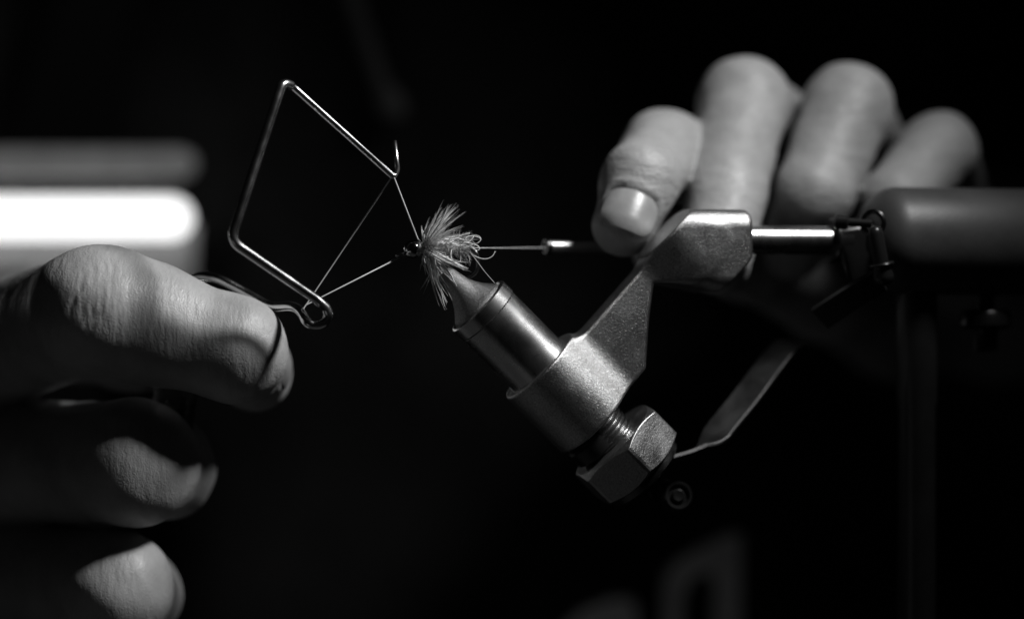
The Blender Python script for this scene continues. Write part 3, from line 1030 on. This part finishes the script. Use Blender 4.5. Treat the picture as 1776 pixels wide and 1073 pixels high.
hoodie = link('hoodie', mesh_np('hoodie', V, F), M_HOODIE, person)
hoodie['label'] = 'dark sweatshirt, out of focus, with pale print'
def chest(px, py, lift=0.0):
    d = 100.0
    for _ in range(60):
        q = P(px, py, d)[None]
        s = hood_sdf(q)[0]
        d += s * 0.7
    q = P(px, py, d)
    q[1] -= lift
    return q
def letter(pts, th=1.2):
    n = len(pts)
    fr = [chest(*q, th) for q in pts]; bk = [chest(*q, -3.0) for q in pts]
    bm = bmesh.new()
    a = [bm.verts.new(Vector(q) * MM) for q in fr]; b = [bm.verts.new(Vector(q) * MM) for q in bk]
    bm.faces.new(a); bm.faces.new(b[::-1])
    for i in range(n):
        bm.faces.new((a[i], b[i], b[(i + 1) % n], a[(i + 1) % n]))
    bmesh.ops.recalc_face_normals(bm, faces=bm.faces)
    bmesh.ops.triangulate(bm, faces=bm.faces)
    me = bpy.data.meshes.new('letter'); bm.to_mesh(me); bm.free()
    return link('letter', me, M_PRINT, hoodie, False)
letter([(1285, 925), (1262, 925), (1215, 948), (1170, 975), (1150, 1005), (1148, 1210), (1182, 1210), (1184, 1040), (1200, 1002), (1225, 990), (1238, 1004), (1238, 1210), (1285, 1210)])
letter([(1104, 1050), (1092, 1036), (1062, 1036), (1010, 1058), (975, 1090), (968, 1220), (1008, 1220), (1010, 1120), (1030, 1095), (1056, 1090), (1062, 1220), (1106, 1220)])
mb = MB()
sweep(mb, catmull([chest(596, -60, 2.5), chest(612, 0, 2.5), chest(632, 60, 2.5), chest(652, 120, 2.5), chest(668, 165, 3)], 6), 2.3, 10)
mb.build('drawstring', M_CORD, hoodie)
mb = MB()
c = chest(680, 186, 4)
lathe(mb, [(-5, 0), (-4.5, 2.4), (-2, 3.6), (1, 3.8), (3.5, 2.9), (4.5, 0)], c, (0.4, 0, -.9), 24)
mb.build('drawstring_knot', M_CORD, hoodie)

# ------------------------------------------------------------------ lit tube lamp in the background
LD = 190.0
base = P(-420, 0, LD + 20); base[2] = 0
lampo = empty('tube_lamp', base, 'glowing white tube lamp with a grey hood, blurred behind the fist', 'lamp')
mb = MB()
tz = P(0, 378, LD)
x0 = P(-700, 378, LD)[0]; x1 = P(330, 378, LD)[0]
rt = 4.75
pr = [(0, 0), (0, rt)]
Lt = x1 - x0
pr += [(Lt - rt + rt * math.sin(t), rt * math.cos(t)) for t in np.linspace(0, math.pi / 2, 9)] + [(Lt, 0)]
lathe(mb, pr, np.array([x0, LD, tz[2]]), (1, 0, 0), 40)
mb.build('glowing_tube', M_TUBE, lampo, sharp=60)
# hood: curved shell over and behind the tube with rolled lip
def shell(prof, xa, xb, th):
    """closed profile in (y, z) extruded along x"""
    pts = [np.array(q) for q in prof]
    n = len(pts); outer = []; inner = []
    for i in range(n):
        t = unit(pts[min(i + 1, n - 1)] - pts[max(i - 1, 0)])
        nn = np.array([-t[1], t[0]])
        outer.append(pts[i] + nn * th / 2); inner.append(pts[i] - nn * th / 2)
    loop = outer + inner[::-1]
    v = []; m = len(loop)
    for x in (xa, xb):
        v += [np.array([x, q[0], q[1]]) for q in loop]
    f = [(i, (i + 1) % m, m + (i + 1) % m, m + i) for i in range(m)]
    f += [tuple(range(m))[::-1], tuple(m + i for i in range(m))]
    return v, f
tzz = tz[2]
prof = [(LD + 9 - 9 * t, tzz - 1.5 - 26 * t) for t in np.linspace(0, 1, 12)]
v, f = shell(prof, x0, P(332, 0, LD)[0], 1.4)
mb = MB(); mb.add(v, f)
mb.build('reflector', M_REFL, lampo, sharp=40)
mb = MB()
zr = P(0, 284, LD - 8)[2]
lathe(mb, [(0, 0), (0, 3.8), (P(318, 0, LD)[0] - x0, 3.8), (P(332, 0, LD)[0] - x0, 3.2), (P(342, 0, LD)[0] - x0, 2.0), (P(346, 0, LD)[0] - x0, 0)], np.array([x0, LD - 6, zr]), (1, 0, 0), 32)
mb.build('hood_rail', M_LHOOD, lampo, sharp=50)
mb = MB()
lathe(mb, [(0, 0), (0, 60), (10, 60), (12, 56), (14, 8), (tzz - 10, 8), (tzz - 10, 0)], base, (0, 0, 1), 40)
mb.build('lamp_stand', M_POST, lampo, sharp=40)
